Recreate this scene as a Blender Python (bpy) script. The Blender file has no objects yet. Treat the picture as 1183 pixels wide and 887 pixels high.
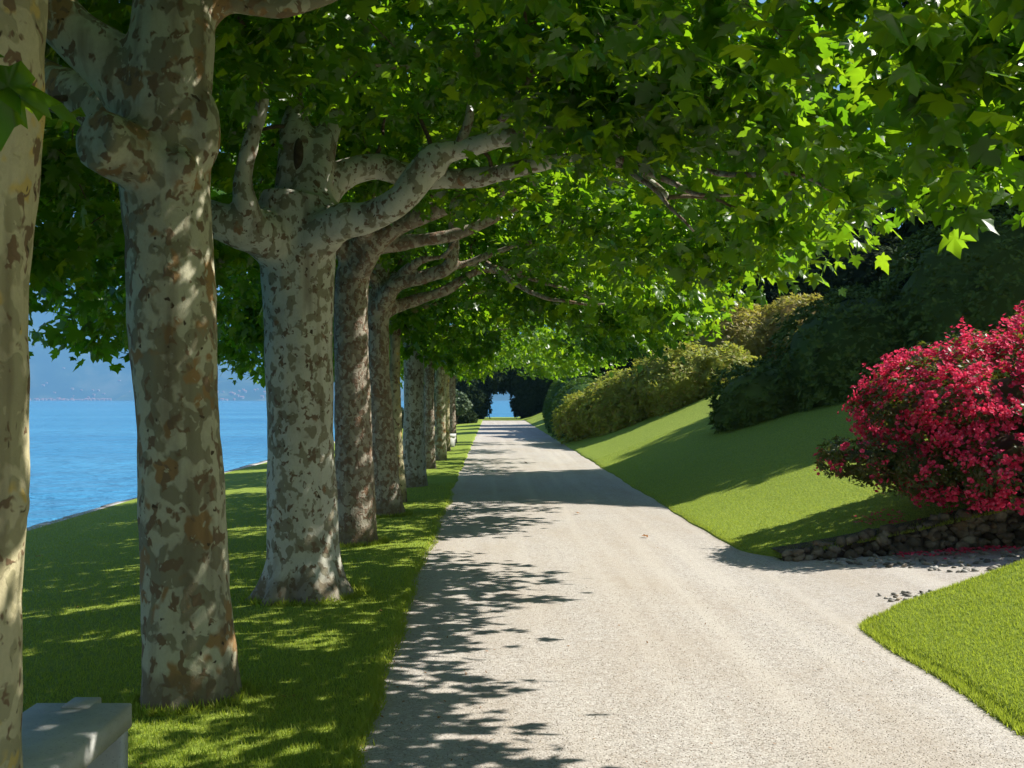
import bpy, math, random
import numpy as np
from mathutils import Vector, noise, Matrix
R = math.radians
rng = np.random.default_rng(7)
random.seed(7)
C = bpy.context.scene.collection
sc = bpy.context.scene
F = 1300.0; VX = 568.0; HY = 462.0; CH = 1.65
SUN_EL, SUN_AZ = 46.5, 11.0      # azimuth measured from +X towards +Y

def at(px, py, Y):
    return ((px - VX) / F * Y, Y, CH - (py - HY) / F * Y)

# ------------------------------------------------------------------ mesh helpers
def mesh_np(name, V, faces_list):
    """faces_list: list of int arrays (n,k)"""
    me = bpy.data.meshes.new(name)
    V = np.asarray(V, dtype=np.float32).reshape(-1, 3)
    me.vertices.add(len(V)); me.vertices.foreach_set('co', V.ravel())
    loops = []; starts = []; pos = 0
    for fa in faces_list:
        fa = np.asarray(fa, dtype=np.int32)
        if fa.size == 0: continue
        n, k = fa.shape
        loops.append(fa.ravel()); starts.append(pos + np.arange(n, dtype=np.int32) * k); pos += n * k
    loops = np.concatenate(loops); starts = np.concatenate(starts)
    me.loops.add(len(loops)); me.loops.foreach_set('vertex_index', loops)
    me.polygons.add(len(starts)); me.polygons.foreach_set('loop_start', starts)
    me.update(calc_edges=True); me.validate()
    return me

def obj(name, me, mat=None, parent=None, smooth=False, loc=None):
    if mat is not None:
        me.materials.clear(); me.materials.append(mat)
    if smooth:
        me.polygons.foreach_set('use_smooth', [True] * len(me.polygons))
    o = bpy.data.objects.new(name, me); C.objects.link(o)
    if parent is not None: o.parent = parent
    if loc is not None: o.location = loc
    return o

def tag(o, label=None, cat=None, group=None, kind=None):
    if label: o['label'] = label
    if cat: o['category'] = cat
    if group: o['group'] = group
    if kind: o['kind'] = kind
    return o

def empty(name, loc, label=None, cat=None, group=None, rz=0):
    o = bpy.data.objects.new(name, None); C.objects.link(o)
    o.location = loc; o.rotation_euler = (0, 0, rz)
    return tag(o, label, cat, group)

class Geo:
    def __init__(s): s.V = []; s.Q = []; s.T = []; s.n = 0
    def add(s, V, Q=None, T=None):
        V = np.asarray(V, dtype=float).reshape(-1, 3)
        if Q is not None and len(Q): s.Q.append(np.asarray(Q) + s.n)
        if T is not None and len(T): s.T.append(np.asarray(T) + s.n)
        s.V.append(V); s.n += len(V)
    def mesh(s, name):
        fl = []
        if s.Q: fl.append(np.concatenate(s.Q))
        if s.T: fl.append(np.concatenate(s.T))
        return mesh_np(name, np.concatenate(s.V), fl)

def norm(a): return a / (np.linalg.norm(a, axis=-1, keepdims=True) + 1e-9)

def smooth_path(P, r, step=None, sub=6):
    """Catmull-Rom through points with radii"""
    P = np.asarray(P, float); r = np.asarray(r, float)
    if len(P) < 3: sub = max(sub, 3)
    Pp = np.vstack([2*P[0]-P[1], P, 2*P[-1]-P[-2]]); rp = np.concatenate([[r[0]], r, [r[-1]]])
    out = []; ro = []
    for i in range(1, len(Pp) - 2):
        for t in np.linspace(0, 1, sub, endpoint=False):
            a, b, c, d = Pp[i-1], Pp[i], Pp[i+1], Pp[i+2]
            out.append(.5*((2*b)+(-a+c)*t+(2*a-5*b+4*c-d)*t*t+(-a+3*b-3*c+d)*t**3))
            ro.append(rp[i]*(1-t)+rp[i+1]*t)
    out.append(P[-1]); ro.append(r[-1])
    return np.array(out), np.array(ro)

def tube(g, P, r, k=8, cap=True):
    P = np.asarray(P, float); r = np.asarray(r, float); n = len(P)
    T = norm(np.gradient(P, axis=0))
    ref = np.array([0, 0, 1.0]) if abs(T[0][2]) < .8 else np.array([0, 1.0, 0])
    u = norm(np.cross(T[0], ref)); V = []
    a = np.arange(k) * 2*math.pi/k
    for i in range(n):
        u = norm(u - T[i]*np.dot(u, T[i])); v = np.cross(T[i], u)
        V.append(P[i] + r[i]*(np.cos(a)[:, None]*u + np.sin(a)[:, None]*v))
    V = np.concatenate(V)
    i0 = (np.arange(n-1)[:, None]*k + np.arange(k)[None]).ravel()
    j = (np.arange(n-1)[:, None]*k + ((np.arange(k)+1) % k)[None]).ravel()
    Q = np.stack([i0, j, j+k, i0+k], 1)
    Tt = []
    if cap:
        V = np.vstack([V, P[0], P[-1]]); c0 = n*k; c1 = n*k+1
        for q in range(k):
            Tt.append((c0, (q+1) % k, q)); Tt.append((c1, (n-1)*k+q, (n-1)*k+(q+1) % k))
    g.add(V, Q, Tt)

def icos(sub=1):
    import bmesh
    bm = bmesh.new(); bmesh.ops.create_icosphere(bm, subdivisions=sub, radius=1)
    V = np.array([v.co[:] for v in bm.verts]); T = np.array([[v.index for v in f.verts] for f in bm.faces]); bm.free()
    return V, T
ICO1, ICO2, ICO3, ICO4 = icos(1), icos(2), icos(3), icos(4)

def fnoise(P, s, seed=0.0):
    return np.array([noise.noise(Vector((p[0]*s+seed, p[1]*s+seed*.7, p[2]*s-seed))) for p in P])

# ------------------------------------------------------------------ materials
def mat(name):
    m = bpy.data.materials.new(name); m.use_nodes = True
    nt = m.node_tree; nt.nodes.clear()
    out = nt.nodes.new('ShaderNodeOutputMaterial')
    return m, nt, out
def N(nt, t, **kw):
    n = nt.nodes.new(t)
    for k, v in kw.items():
        if k.startswith('_'): setattr(n, k[1:], v)
        else: n.inputs[k.replace('__', ' ')].default_value = v
    return n
def L(nt, a, b): nt.links.new(a, b)
def ramp(nt, fac, stops, interp='LINEAR'):
    r = nt.nodes.new('ShaderNodeValToRGB'); r.color_ramp.interpolation = interp
    el = r.color_ramp.elements
    while len(el) < len(stops): el.new(.5)
    for e, (p, c) in zip(el, stops):
        e.position = p; e.color = c if len(c) == 4 else (*c, 1)
    L(nt, fac, r.inputs[0]); return r.outputs[0]
def mix(nt, fac, a, b):
    m = nt.nodes.new('ShaderNodeMix'); m.data_type = 'RGBA'
    for s, v in ((m.inputs[0], fac), (m.inputs[6], a), (m.inputs[7], b)):
        if isinstance(v, (int, float)): s.default_value = v
        elif isinstance(v, tuple): s.default_value = (*v, 1) if len(v) == 3 else v
        else: L(nt, v, s)
    return m.outputs[2]
def coords(nt, scale=(1, 1, 1), kind='Object', rand=False):
    tc = nt.nodes.new('ShaderNodeTexCoord'); mp = nt.nodes.new('ShaderNodeMapping')
    mp.inputs['Scale'].default_value = scale
    L(nt, tc.outputs[kind], mp.inputs[0])
    if rand:
        oi = nt.nodes.new('ShaderNodeObjectInfo'); m = N(nt, 'ShaderNodeMath', _operation='MULTIPLY'); m.inputs[1].default_value = 40
        L(nt, oi.outputs['Random'], m.inputs[0]); L(nt, m.outputs[0], mp.inputs['Location'])
    return mp.outputs[0]
def nz(nt, co, scale, detail=3, rough=.5, dist=0.0):
    n = N(nt, 'ShaderNodeTexNoise', Scale=scale, Detail=detail, Roughness=rough, Distortion=dist)
    L(nt, co, n.inputs['Vector']); return n.outputs[0]
def bump(nt, h, strength=.5, dist=.02, nrm=None):
    b = N(nt, 'ShaderNodeBump', Strength=strength, Distance=dist); L(nt, h, b.inputs['Height'])
    if nrm: L(nt, nrm, b.inputs['Normal'])
    return b.outputs[0]
def principled(nt, out, col, rough=.8, nrm=None, spec=.3):
    p = N(nt, 'ShaderNodeBsdfPrincipled', Roughness=rough)
    p.inputs['Specular IOR Level'].default_value = spec
    if isinstance(col, tuple): p.inputs['Base Color'].default_value = (*col, 1)
    else: L(nt, col, p.inputs['Base Color'])
    if nrm: L(nt, nrm, p.inputs['Normal'])
    L(nt, p.outputs[0], out.inputs[0]); return p

def leaf_mat(name, cols, trans, tmix=.45, rough=.45, spec=.35, patch=None):
    m, nt, out = mat(name)
    g = nt.nodes.new('ShaderNodeNewGeometry')
    c = ramp(nt, g.outputs['Random Per Island'], [(i/(len(cols)-1), q) for i, q in enumerate(cols)])
    if patch:
        q = nz(nt, coords(nt), patch[1], 4, .65); c = mix(nt, ramp(nt, q, [(.42, (0, 0, 0)), (.68, (.6,)*3)]), c, patch[0])
        q = nz(nt, coords(nt), patch[1]*3.7, 3, .6); c = mix(nt, ramp(nt, q, [(.55, (0, 0, 0)), (.75, (.55,)*3)]), c, patch[2])
    p = N(nt, 'ShaderNodeBsdfPrincipled', Roughness=rough); p.inputs['Specular IOR Level'].default_value = spec
    L(nt, c, p.inputs['Base Color'])
    t = nt.nodes.new('ShaderNodeBsdfTranslucent')
    tc = ramp(nt, g.outputs['Random Per Island'], [(i/(len(trans)-1), q) for i, q in enumerate(trans)])
    L(nt, tc, t.inputs[0])
    ms = nt.nodes.new('ShaderNodeMixShader'); ms.inputs[0].default_value = tmix
    L(nt, p.outputs[0], ms.inputs[1]); L(nt, t.outputs[0], ms.inputs[2]); L(nt, ms.outputs[0], out.inputs[0])
    return m

def bark_mat(name, pale, olive, brown, orange, t_olive=.5, t_brown=.58, t_or=.62, sc_=7.0, rough_b=.35):
    m, nt, out = mat(name)
    co = coords(nt, (1, 1, .8), rand=True)
    w = N(nt, 'ShaderNodeTexNoise', Scale=14, Detail=2); L(nt, co, w.inputs['Vector'])
    vm = N(nt, 'ShaderNodeVectorMath', _operation='MULTIPLY_ADD')
    L(nt, w.outputs['Color'], vm.inputs[0]); vm.inputs[1].default_value = (.07,)*3; L(nt, co, vm.inputs[2]); cw = vm.outputs[0]
    n1 = nz(nt, cw, sc_, 1.5, .5); n2 = nz(nt, cw, sc_*1.35, 2, .5, .2); n3 = nz(nt, cw, sc_*.55, 2, .6); n4 = nz(nt, cw, sc_*2.6, 2)
    big = nz(nt, co, 1.3, 2)
    fine = nz(nt, co, 60, 4, .7)
    def th(n, t, wd=.022): return ramp(nt, n, [(t-wd, (0, 0, 0)), (t+wd, (1, 1, 1))])
    def madd(a, b, k):
        q = N(nt, 'ShaderNodeMath', _operation='MULTIPLY_ADD'); L(nt, a, q.inputs[0]); q.inputs[1].default_value = k; L(nt, b, q.inputs[2]); return q.outputs[0]
    k1 = th(madd(big, n1, .35), t_olive+.175); k2 = th(n2, t_brown); k3 = th(n3, t_or); k4 = th(n4, .66)
    pv = mix(nt, fine, tuple(x*.82 for x in pale), tuple(min(1, x*1.12) for x in pale))
    c = mix(nt, k1, pv, olive)
    c = mix(nt, k3, c, orange)
    c = mix(nt, k2, c, brown)
    c = mix(nt, k4, c, tuple(x*.9 for x in pale))
    # darker vertical streak staining and dark scars
    st = nz(nt, coords(nt, (9, 9, .7), rand=True), 1, 3)
    c = mix(nt, ramp(nt, st, [(.55, (0, 0, 0)), (.75, (.55,)*3)]), c, tuple(x*.55 for x in brown))
    sp = nz(nt, cw, 22, 1); c = mix(nt, th(sp, .74), c, tuple(x*.35 for x in brown))
    dirt = nz(nt, co, 3.1, 5, .65)
    c = mix(nt, ramp(nt, dirt, [(.5, (0, 0, 0)), (.8, (.5,)*3)]), c, (.09, .08, .05))
    sx = nt.nodes.new('ShaderNodeSeparateXYZ'); tco = nt.nodes.new('ShaderNodeTexCoord'); L(nt, tco.outputs['Object'], sx.inputs[0])
    bz = N(nt, 'ShaderNodeMath', _operation='MULTIPLY_ADD'); L(nt, dirt, bz.inputs[0]); bz.inputs[1].default_value = -.38; L(nt, sx.outputs['Z'], bz.inputs[2])
    c = mix(nt, ramp(nt, bz.outputs[0], [(0, (.65,)*3), (.09, (0, 0, 0))]), c, (.14, .105, .065))
    h = N(nt, 'ShaderNodeMath', _operation='ADD')
    h1 = N(nt, 'ShaderNodeMath', _operation='ADD'); L(nt, k1, h1.inputs[0]); L(nt, k2, h1.inputs[1])
    L(nt, h1.outputs[0], h.inputs[0])
    fm = N(nt, 'ShaderNodeMath', _operation='MULTIPLY'); L(nt, fine, fm.inputs[0]); fm.inputs[1].default_value = 1.3; L(nt, fm.outputs[0], h.inputs[1])
    principled(nt, out, c, .8, bump(nt, h.outputs[0], rough_b, .008), .25)
    return m

M = {}
M['bark_mottled'] = bark_mat('bark_mottled', (.42, .40, .28), (.22, .20, .125), (.17, .115, .065), (.27, .165, .07), .525, .605, .58, 9)
M['bark_pale'] = bark_mat('bark_pale', (.47, .46, .38), (.23, .21, .145), (.16, .11, .07), (.22, .13, .07), .555, .62, .72, 12)
M['bark_yellow'] = bark_mat('bark_yellow', (.46, .41, .25), (.31, .28, .16), (.17, .11, .06), (.50, .37, .12), .52, .605, .62, 11)
M['bark_brown'] = bark_mat('bark_brown', (.38, .34, .27), (.24, .20, .15), (.19, .125, .085), (.22, .13, .08), .52, .55, .64, 13, .6)
M['leaf'] = leaf_mat('plane_leaf', [(.022, .068, .008), (.036, .092, .010), (.052, .118, .014), (.03, .078, .010)],
                     [(.16, .38, .008), (.27, .51, .010), (.40, .62, .014), (.21, .44, .010)], .5, .34, .4)
M['rhodo'] = leaf_mat('rhododendron_leaf', [(.08, .13, .022), (.14, .19, .035), (.09, .14, .025)], [(.08, .16, .02), (.12, .2, .02)], .2, .7, .1)
M['olive'] = leaf_mat('olive_leaf', [(.2, .26, .035), (.32, .34, .055), (.15, .22, .025), (.34, .26, .07)], [(.42, .52, .05), (.52, .46, .07)], .42, .5, .3)
M['ochre'] = leaf_mat('ochre_leaf', [(.26, .26, .05), (.34, .25, .08), (.17, .21, .035)], [(.45, .48, .05), (.52, .44, .07)], .42, .5, .3)
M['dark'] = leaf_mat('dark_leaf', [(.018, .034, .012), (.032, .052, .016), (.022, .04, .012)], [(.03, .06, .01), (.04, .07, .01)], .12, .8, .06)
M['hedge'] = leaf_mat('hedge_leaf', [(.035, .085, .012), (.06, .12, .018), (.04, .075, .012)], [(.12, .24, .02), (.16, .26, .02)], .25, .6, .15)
M['pinegrey'] = leaf_mat('pine_needles', [(.08, .13, .06), (.12, .16, .08)], [(.1, .16, .05), (.12, .2, .05)], .2, .5, .3)
M['azleaf'] = leaf_mat('azalea_leaf', [(.03, .06, .012), (.07, .10, .02), (.09, .05, .02), (.05, .09, .018)], [(.16, .24, .02), (.3, .3, .03)], .3, .45, .35)
M['flower'] = leaf_mat('azalea_flower', [(.56, .014, .06), (.7, .03, .11), (.82, .09, .2), (.6, .016, .06), (.86, .2, .34)], [(.86, .03, .09), (.9, .09, .19)], .4, .6, .2)
M['grass'] = leaf_mat('grass_blades', [(.17, .245, .03), (.23, .295, .04), (.31, .35, .06), (.18, .255, .03), (.37, .36, .12)], [(.48, .6, .045), (.56, .66, .06)], .42, .6, .2, ((.22, .255, .055), .9, (.09, .165, .025)))
M['deadleaf'] = leaf_mat('fallen_leaf', [(.22, .09, .035), (.3, .15, .05)], [(.3, .12, .03), (.3, .15, .04)], .2, .7, .2)

def m_lawn(name):
    m, nt, out = mat(name); co = coords(nt)
    n1 = nz(nt, co, .55, 4, .6); n2 = nz(nt, coords(nt, (1, .35, 1)), 38, 4, .75); n3 = nz(nt, co, 5, 4, .6)
    c = ramp(nt, n2, [(.3, (.11, .165, .02)), (.5, (.21, .28, .036)), (.72, (.31, .35, .055))])
    c = mix(nt, ramp(nt, n3, [(.45, (0, 0, 0)), (.75, (.5,)*3)]), c, (.19, .24, .04))
    c = mix(nt, ramp(nt, n1, [(.4, (0, 0, 0)), (.7, (.35,)*3)]), c, (.16, .235, .028))
    a = N(nt, 'ShaderNodeMath', _operation='ADD'); L(nt, n2, a.inputs[0]); L(nt, n3, a.inputs[1])
    principled(nt, out, c, .9, bump(nt, a.outputs[0], .7, .03), .15); return m
M['lawn'] = m_lawn('lawn')
def m_gravel():
    m, nt, out = mat('gravel'); co = coords(nt)
    v = N(nt, 'ShaderNodeTexVoronoi', Scale=75); L(nt, co, v.inputs['Vector'])
    v2 = N(nt, 'ShaderNodeTexVoronoi', Scale=170); L(nt, co, v2.inputs['Vector'])
    sep = nt.nodes.new('ShaderNodeSeparateColor'); L(nt, v.outputs['Color'], sep.inputs[0])
    sep2 = nt.nodes.new('ShaderNodeSeparateColor'); L(nt, v2.outputs['Color'], sep2.inputs[0])
    c = ramp(nt, sep.outputs[0], [(0, (.09, .08, .07)), (.15, (.28, .255, .23)), (.5, (.41, .38, .345)), (.85, (.49, .455, .42)), (1, (.64, .60, .56))])
    c2 = ramp(nt, sep2.outputs[0], [(0, (.13, .11, .09)), (.15, (.34, .31, .27)), (1, (.50, .46, .415))])
    c = mix(nt, .5, c, c2)
    m3 = nz(nt, co, 16, 5, .8)
    c = mix(nt, ramp(nt, m3, [(.5, (0, 0, 0)), (.68, (.6,)*3)]), c, (.30, .255, .21))
    big = nz(nt, coords(nt, (1, .28, 1)), 1.1, 5, .65)
    c = mix(nt, ramp(nt, big, [(.42, (0, 0, 0)), (.7, (.65,)*3)]), c, (.34, .285, .225))
    b2 = nz(nt, co, 4, 5, .7)
    c = mix(nt, ramp(nt, b2, [(.52, (0, 0, 0)), (.8, (.4,)*3)]), c, (.27, .225, .175))
    trk = nz(nt, coords(nt, (3.2, .07, 1)), 1, 3)
    c = mix(nt, ramp(nt, trk, [(.48, (0, 0, 0)), (.68, (.5,)*3)]), c, (.48, .44, .385))
    a = N(nt, 'ShaderNodeMath', _operation='MULTIPLY_ADD'); L(nt, v.outputs['Distance'], a.inputs[0]); a.inputs[1].default_value = -1; L(nt, b2, a.inputs[2])
    principled(nt, out, c, .92, bump(nt, a.outputs[0], .6, .006), .15); return m
M['gravel'] = m_gravel()
def m_stone(name, cols, scale=6, bs=.5, rough=.85, isl=False):
    m, nt, out = mat(name); co = coords(nt)
    n = nz(nt, co, scale, 6, .65); c = ramp(nt, n, [(.3, cols[0]), (.5, cols[1]), (.7, cols[2])])
    if isl:
        g = nt.nodes.new('ShaderNodeNewGeometry')
        k = ramp(nt, g.outputs['Random Per Island'], [(0, (.25, .22, .18)), (.4, (.7, .66, .6)), (.8, (1, .98, .95)), (1, (1.0, .8, .6))])
        mm = nt.nodes.new('ShaderNodeMix'); mm.data_type = 'RGBA'; mm.blend_type = 'MULTIPLY'; mm.inputs[0].default_value = 1
        L(nt, c, mm.inputs[6]); L(nt, k, mm.inputs[7]); c = mm.outputs[2]
    sp = nz(nt, co, scale*30, 2, .5)
    c = mix(nt, ramp(nt, sp, [(.62, (0, 0, 0)), (.72, (.5,)*3)]), c, tuple(x*.4 for x in cols[0]))
    principled(nt, out, c, rough, bump(nt, nz(nt, co, scale*8, 5, .7), bs, .01), .3); return m
M['granite'] = m_stone('bench_granite', ((.34, .34, .31), (.44, .44, .41), (.52, .52, .49)), 3, .25, .7)
M['wallstone'] = m_stone('wall_stone', ((.06, .05, .038), (.15, .125, .095), (.32, .29, .24)), 5, .9, .9, True)
M['cobble'] = m_stone('river_cobble', ((.2, .19, .17), (.33, .32, .3), (.45, .44, .42)), 4, .3, .7, True)
M['coping'] = m_stone('coping_stone', ((.3, .28, .25), (.42, .4, .36), (.5, .48, .44)), 3, .6, .9)
M['pebble'] = m_stone('gravel_stone', ((.36, .33, .28), (.47, .42, .37), (.58, .54, .49)), 9, .2, .9, True)
M['soil'] = m_stone('soil', ((.035, .025, .018), (.07, .05, .035), (.11, .085, .06)), 12, .8, .95)
M['wood'] = m_stone('branch_wood', ((.07, .045, .03), (.12, .085, .055), (.22, .18, .12)), 14, .6, .85)
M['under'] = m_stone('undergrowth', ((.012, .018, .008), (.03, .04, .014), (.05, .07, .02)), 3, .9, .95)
def m_water():
    m, nt, out = mat('lake_water')
    n1 = nz(nt, coords(nt, (.7, 1, 1)), .9, 4, .6, .3); n2 = nz(nt, coords(nt, (.5, 1, 1)), 3.2, 3, .6); n3 = nz(nt, coords(nt, (.3, 1, 1)), .035, 4, .6)
    a0 = N(nt, 'ShaderNodeMath', _operation='MULTIPLY_ADD'); L(nt, n2, a0.inputs[0]); a0.inputs[1].default_value = .3; L(nt, n1, a0.inputs[2])
    n4 = nz(nt, coords(nt, (.45, 1, 1)), .22, 3, .55); a = N(nt, 'ShaderNodeMath', _operation='MULTIPLY_ADD'); L(nt, n4, a.inputs[0]); a.inputs[1].default_value = 3.0; L(nt, a0.outputs[0], a.inputs[2])
    c = ramp(nt, n3, [(.35, (.035, .19, .36)), (.65, (.07, .28, .46))])
    p = principled(nt, out, c, .12, bump(nt, a.outputs[0], 1.0, .6), .5)
    p.inputs['IOR'].default_value = 1.33
    return m
M['water'] = m_water()
def m_mount():
    m, nt, out = mat('mountain_forest'); co = coords(nt)
    n = nz(nt, co, .004, 8, .65); c = ramp(nt, n, [(.35, (.025, .05, .03)), (.52, (.05, .085, .04)), (.62, (.12, .14, .07)), (.75, (.2, .19, .15))])
    principled(nt, out, c, 1, None, .0); return m
M['mount'] = m_mount()
def m_plain(name, col, rough=.8):
    m, nt, out = mat(name); n = nz(nt, coords(nt), 3, 3)
    principled(nt, out, mix(nt, n, tuple(x*.85 for x in col), tuple(min(1, x*1.1) for x in col)), rough); return m
M['plaster_white'] = m_plain('plaster_white', (.38, .34, .3)); M['plaster_cream'] = m_plain('plaster_cream', (.4, .32, .24)); M['plaster_rose'] = m_plain('plaster_rose', (.4, .25, .19))
M['roof'] = m_plain('roof_tile', (.42, .17, .1))
M['darkglass'] = m_plain('window_dark', (.05, .06, .07), .3)

# ------------------------------------------------------------------ terrain
def sstep(a, b, x):
    t = np.clip((x-a)/(b-a), 0, 1); return t*t*(3-2*t)
PE = 2.65
def slope(y): return .2 + .2*sstep(12, 20, y)
def z_right(x, y):
    d = np.maximum(x-PE, 0)
    s = slope(y)
    z = s*d*(1-.35*np.exp(-d*1.2)) + .035
    return z + .06*np.sin(x*.7+y*.23)*np.minimum(d*.3, 1)
def z_mound(x, y):
    d = np.maximum(x-PE, 0)
    return .035 + .34*d*(1-.3*np.exp(-d*1.5)) - .02*np.maximum(y-6, 0)
def z_left(x, y):
    d = np.maximum(-x-.7, 0)
    return .03 - .52*(d/7.2)**1.25 + .025*np.sin(x*1.1+y*.35)*np.minimum(d*.5, 1)
def xl_edge(y):   # path's left edge
    return -.70 + .09*(1-sstep(5, 9.5, y)) - .02*np.sin(y*1.3) - .015*np.sin(y*3.7+1)
def xr_edge(y): return PE + .02*np.sin(y*1.1) + .012*np.sin(y*4.1)
def x_shore(y): return -7.75 + .18*np.sin(y*.09) + .05*np.sin(y*.5)

def sheet(name, xs, ys, zf, m, lip=True, smooth=True):
    V = []; nx = len(xs(ys[0])); ny = len(ys)
    for y in ys:
        X = xs(y); Z = zf(X, np.full(nx, y))
        V.append(np.stack([X, np.full(nx, y), Z], 1))
    V = np.concatenate(V)
    i = (np.arange(ny-1)[:, None]*nx + np.arange(nx-1)[None]).ravel()
    Q = np.stack([i, i+1, i+1+nx, i+nx], 1)
    me = mesh_np(name, V, [Q]); o = obj(name, me, m, None, smooth)
    o['kind'] = 'structure'; return o

def zwrap(zf, edge, sign):
    """drop the sheet at the path's edge so it ends in a small rounded lip"""
    def f(X, Y):
        d = sign*(X-edge(Y[0]))
        return zf(X, Y) - .07*np.exp(-np.maximum(d, 0)/.02)
    return f
ysL = np.concatenate([np.arange(-6, 30, .25), np.arange(30, 110, 1.0)])
sheet('lawn', lambda y: (lambda e: np.concatenate([np.linspace(x_shore(y), e-.15, 60), [e-.08, e-.04, e-.02, e]]))(xl_edge(y)), ysL, zwrap(z_left, xl_edge, -1), M['lawn'])
def xs_far(y):
    e = xr_edge(y)
    if y < 12.6: e = e + (1 - math.sqrt(max(0, 1-((12.6-y)/1.2)**2)))*.9
    return np.concatenate([[e, e+.02, e+.04, e+.1], np.linspace(e+.25, 10, 45), [12, 15]])
ysR = np.concatenate([np.linspace(11.45, 12.6, 12), np.arange(12.7, 45, .3), np.arange(45, 110, 1)])
def efar(y): return xs_far(y)[0]
sheet('lawn', xs_far, ysR, zwrap(z_right, efar, 1), M['lawn'])
# hillside beyond the lawn
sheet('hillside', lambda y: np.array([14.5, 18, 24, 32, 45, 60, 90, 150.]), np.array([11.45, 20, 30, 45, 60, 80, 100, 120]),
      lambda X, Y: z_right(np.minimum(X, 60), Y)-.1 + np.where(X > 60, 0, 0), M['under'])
# near mound between the paths
def mound_e(y):
    if y <= 7.4: return xr_edge(y)
    t = (y-7.4)/1.35
    return PE + .06*t + 1.0*max(0, (t-.45))**2*2.0
def xs_m(y):
    e = mound_e(y); return np.concatenate([[e, e+.02, e+.04, e+.1], np.linspace(e+.2, 12, 40)])
def z_m2(X, Y):
    z = z_mound(X, Y); return z - .09*np.exp(-np.maximum(X-mound_e(Y[0]), 0)/.025) - .35*sstep(8.5, 8.75, Y)*sstep(.0, .6, X-PE)*.25
ysM = np.concatenate([np.arange(1.5, 8.6, .15), np.array([8.6, 8.66, 8.7, 8.74, 8.76])])
def z_m3(X, Y):
    z = z_m2(X, Y)
    return np.where(Y > 8.75, -.05, z)
sheet('lawn', xs_m, ysM, z_m3, M['lawn'])
# gravel: main path + side path, one sheet
def z_path(x, y): return .06*np.maximum(x-PE, 0)*sstep(7.5, 9, y)
g = Geo()
for xs, ys in ((np.linspace(-1.1, 2.95, 10), np.concatenate([np.arange(-6, 30, .5), np.arange(30, 93, 1)])),
               (np.concatenate([[2.95], np.linspace(3.3, 14, 20)]), np.arange(8.0, 11.9, .5))):
    X, Y = np.meshgrid(xs, ys); Z = z_path(X, Y)
    if xs[0] > 0: Z = Z
    V = np.stack([X.ravel(), Y.ravel(), Z.ravel()], 1); nx, ny = len(xs), len(ys)
    i = (np.arange(ny-1)[:, None]*nx + np.arange(nx-1)[None]).ravel()
    g.add(V, np.stack([i, i+1, i+1+nx, i+nx], 1))
o = obj('path', g.mesh('path'), M['gravel'], None, True); o['kind'] = 'structure'
# lawn at the end of the path
sheet('lawn', lambda y: np.linspace(-1.2, 16, 20), np.arange(90.2, 107, 1.0), lambda X, Y: np.where(X > PE, z_right(X, Y), .02)+.006, M['lawn'])
# soil under everything on land
sheet('ground', lambda y: np.array([-7.9, -3, -1, 3, 16., 60]), np.array([-7, 20, 60, 107.5]), lambda X, Y: -.75 + 0*X - .0*X, M['soil'])
# water
sheet('lake_water', lambda y: np.array([-14000., -200, -20, 0, 30, 200, 14000]), np.array([-60., 0, 20, 60, 120, 400, 2000, 14000]), lambda X, Y: -1.3+0*X, M['water'], smooth=False)

# shore wall: blocks of coping on a wall
e = empty('embankment_wall', (0, 0, 0), 'low pale stone edging along the lake shore at the end of the left lawn', 'retaining wall')
g = Geo()
ys = np.arange(-6, 110, .5)
for k in range(len(ys)-1):
    y0, y1 = ys[k], ys[k+1]
    for (xa, xb, za, zb, gg) in ((-.3, -.04, -1.6, -.62, 0),):
        V = [(x_shore(y)+x, y, z) for y in (y0, y1) for x in (xa, xb) for z in (za, zb)]
        g.add(V, [(0, 1, 3, 2), (4, 6, 7, 5), (1, 5, 7, 3), (0, 4, 5, 1), (2, 3, 7, 6)])
obj('wall_face', g.mesh('wall_face'), M['wallstone'], e)
g = Geo(); y = -6.0
while y < 108:
    l = random.uniform(.7, 1.3); y0, y1 = y+.008, y+l-.008; dz = random.uniform(-.015, .015); dx = random.uniform(-.02, .02)
    V = [(x_shore(yy)+x+dx, yy, z+dz) for yy in (y0, y1) for x in (-.34, -.02) for z in (-.619, -.52)]
    g.add(V, [(0, 1, 3, 2), (4, 6, 7, 5), (1, 5, 7, 3), (0, 4, 5, 1), (2, 3, 7, 6), (0, 2, 6, 4)])
    y += l
obj('coping', g.mesh('coping'), M['coping'], e)

# ------------------------------------------------------------------ plane-leaf templates
def outline_leaf(half, mid):
    pts = [half[0]] + half[1:-1] + [half[-1]] + [(-x, y) for x, y in half[-2:0:-1]]
    V = [(mid[0], mid[1], 0)] + [(x, y, 0) for x, y in pts]
    n = len(pts); T = [(0, 1+i, 1+(i+1) % n) for i in range(n)]
    V = np.array(V, float)
    V[:, 2] = -.28*np.abs(V[:, 0])**1.2 - .22*np.maximum(V[:, 1]-.3, 0)**1.5 + .05*np.sin(V[:, 0]*14)
    return V, np.array(T)
LEAF = outline_leaf([(0, 0), (.13, -.08), (.37, -.07), (.30, .10), (.47, .16), (.62, .46), (.42, .40), (.25, .42), (.33, .62), (.21, .68), (.12, .80), (0, 1.05)], (0, .3))
LEAF_S = outline_leaf([(0, 0), (.36, -.06), (.28, .16), (.60, .46), (.23, .42), (.26, .68), (0, 1.05)], (0, .3))
KITE = (np.array([(0, 0, 0), (.22, .45, -.03), (0, 1, -.1), (-.22, .45, -.03), ], float), np.array([(0, 1, 2), (0, 2, 3)]))
PETAL = (np.array([(0, 0, 0), (.42, .6, .14), (0, 1, .08), (-.42, .6, .14)], float), np.array([(0, 1, 2), (0, 2, 3)]))
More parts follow.
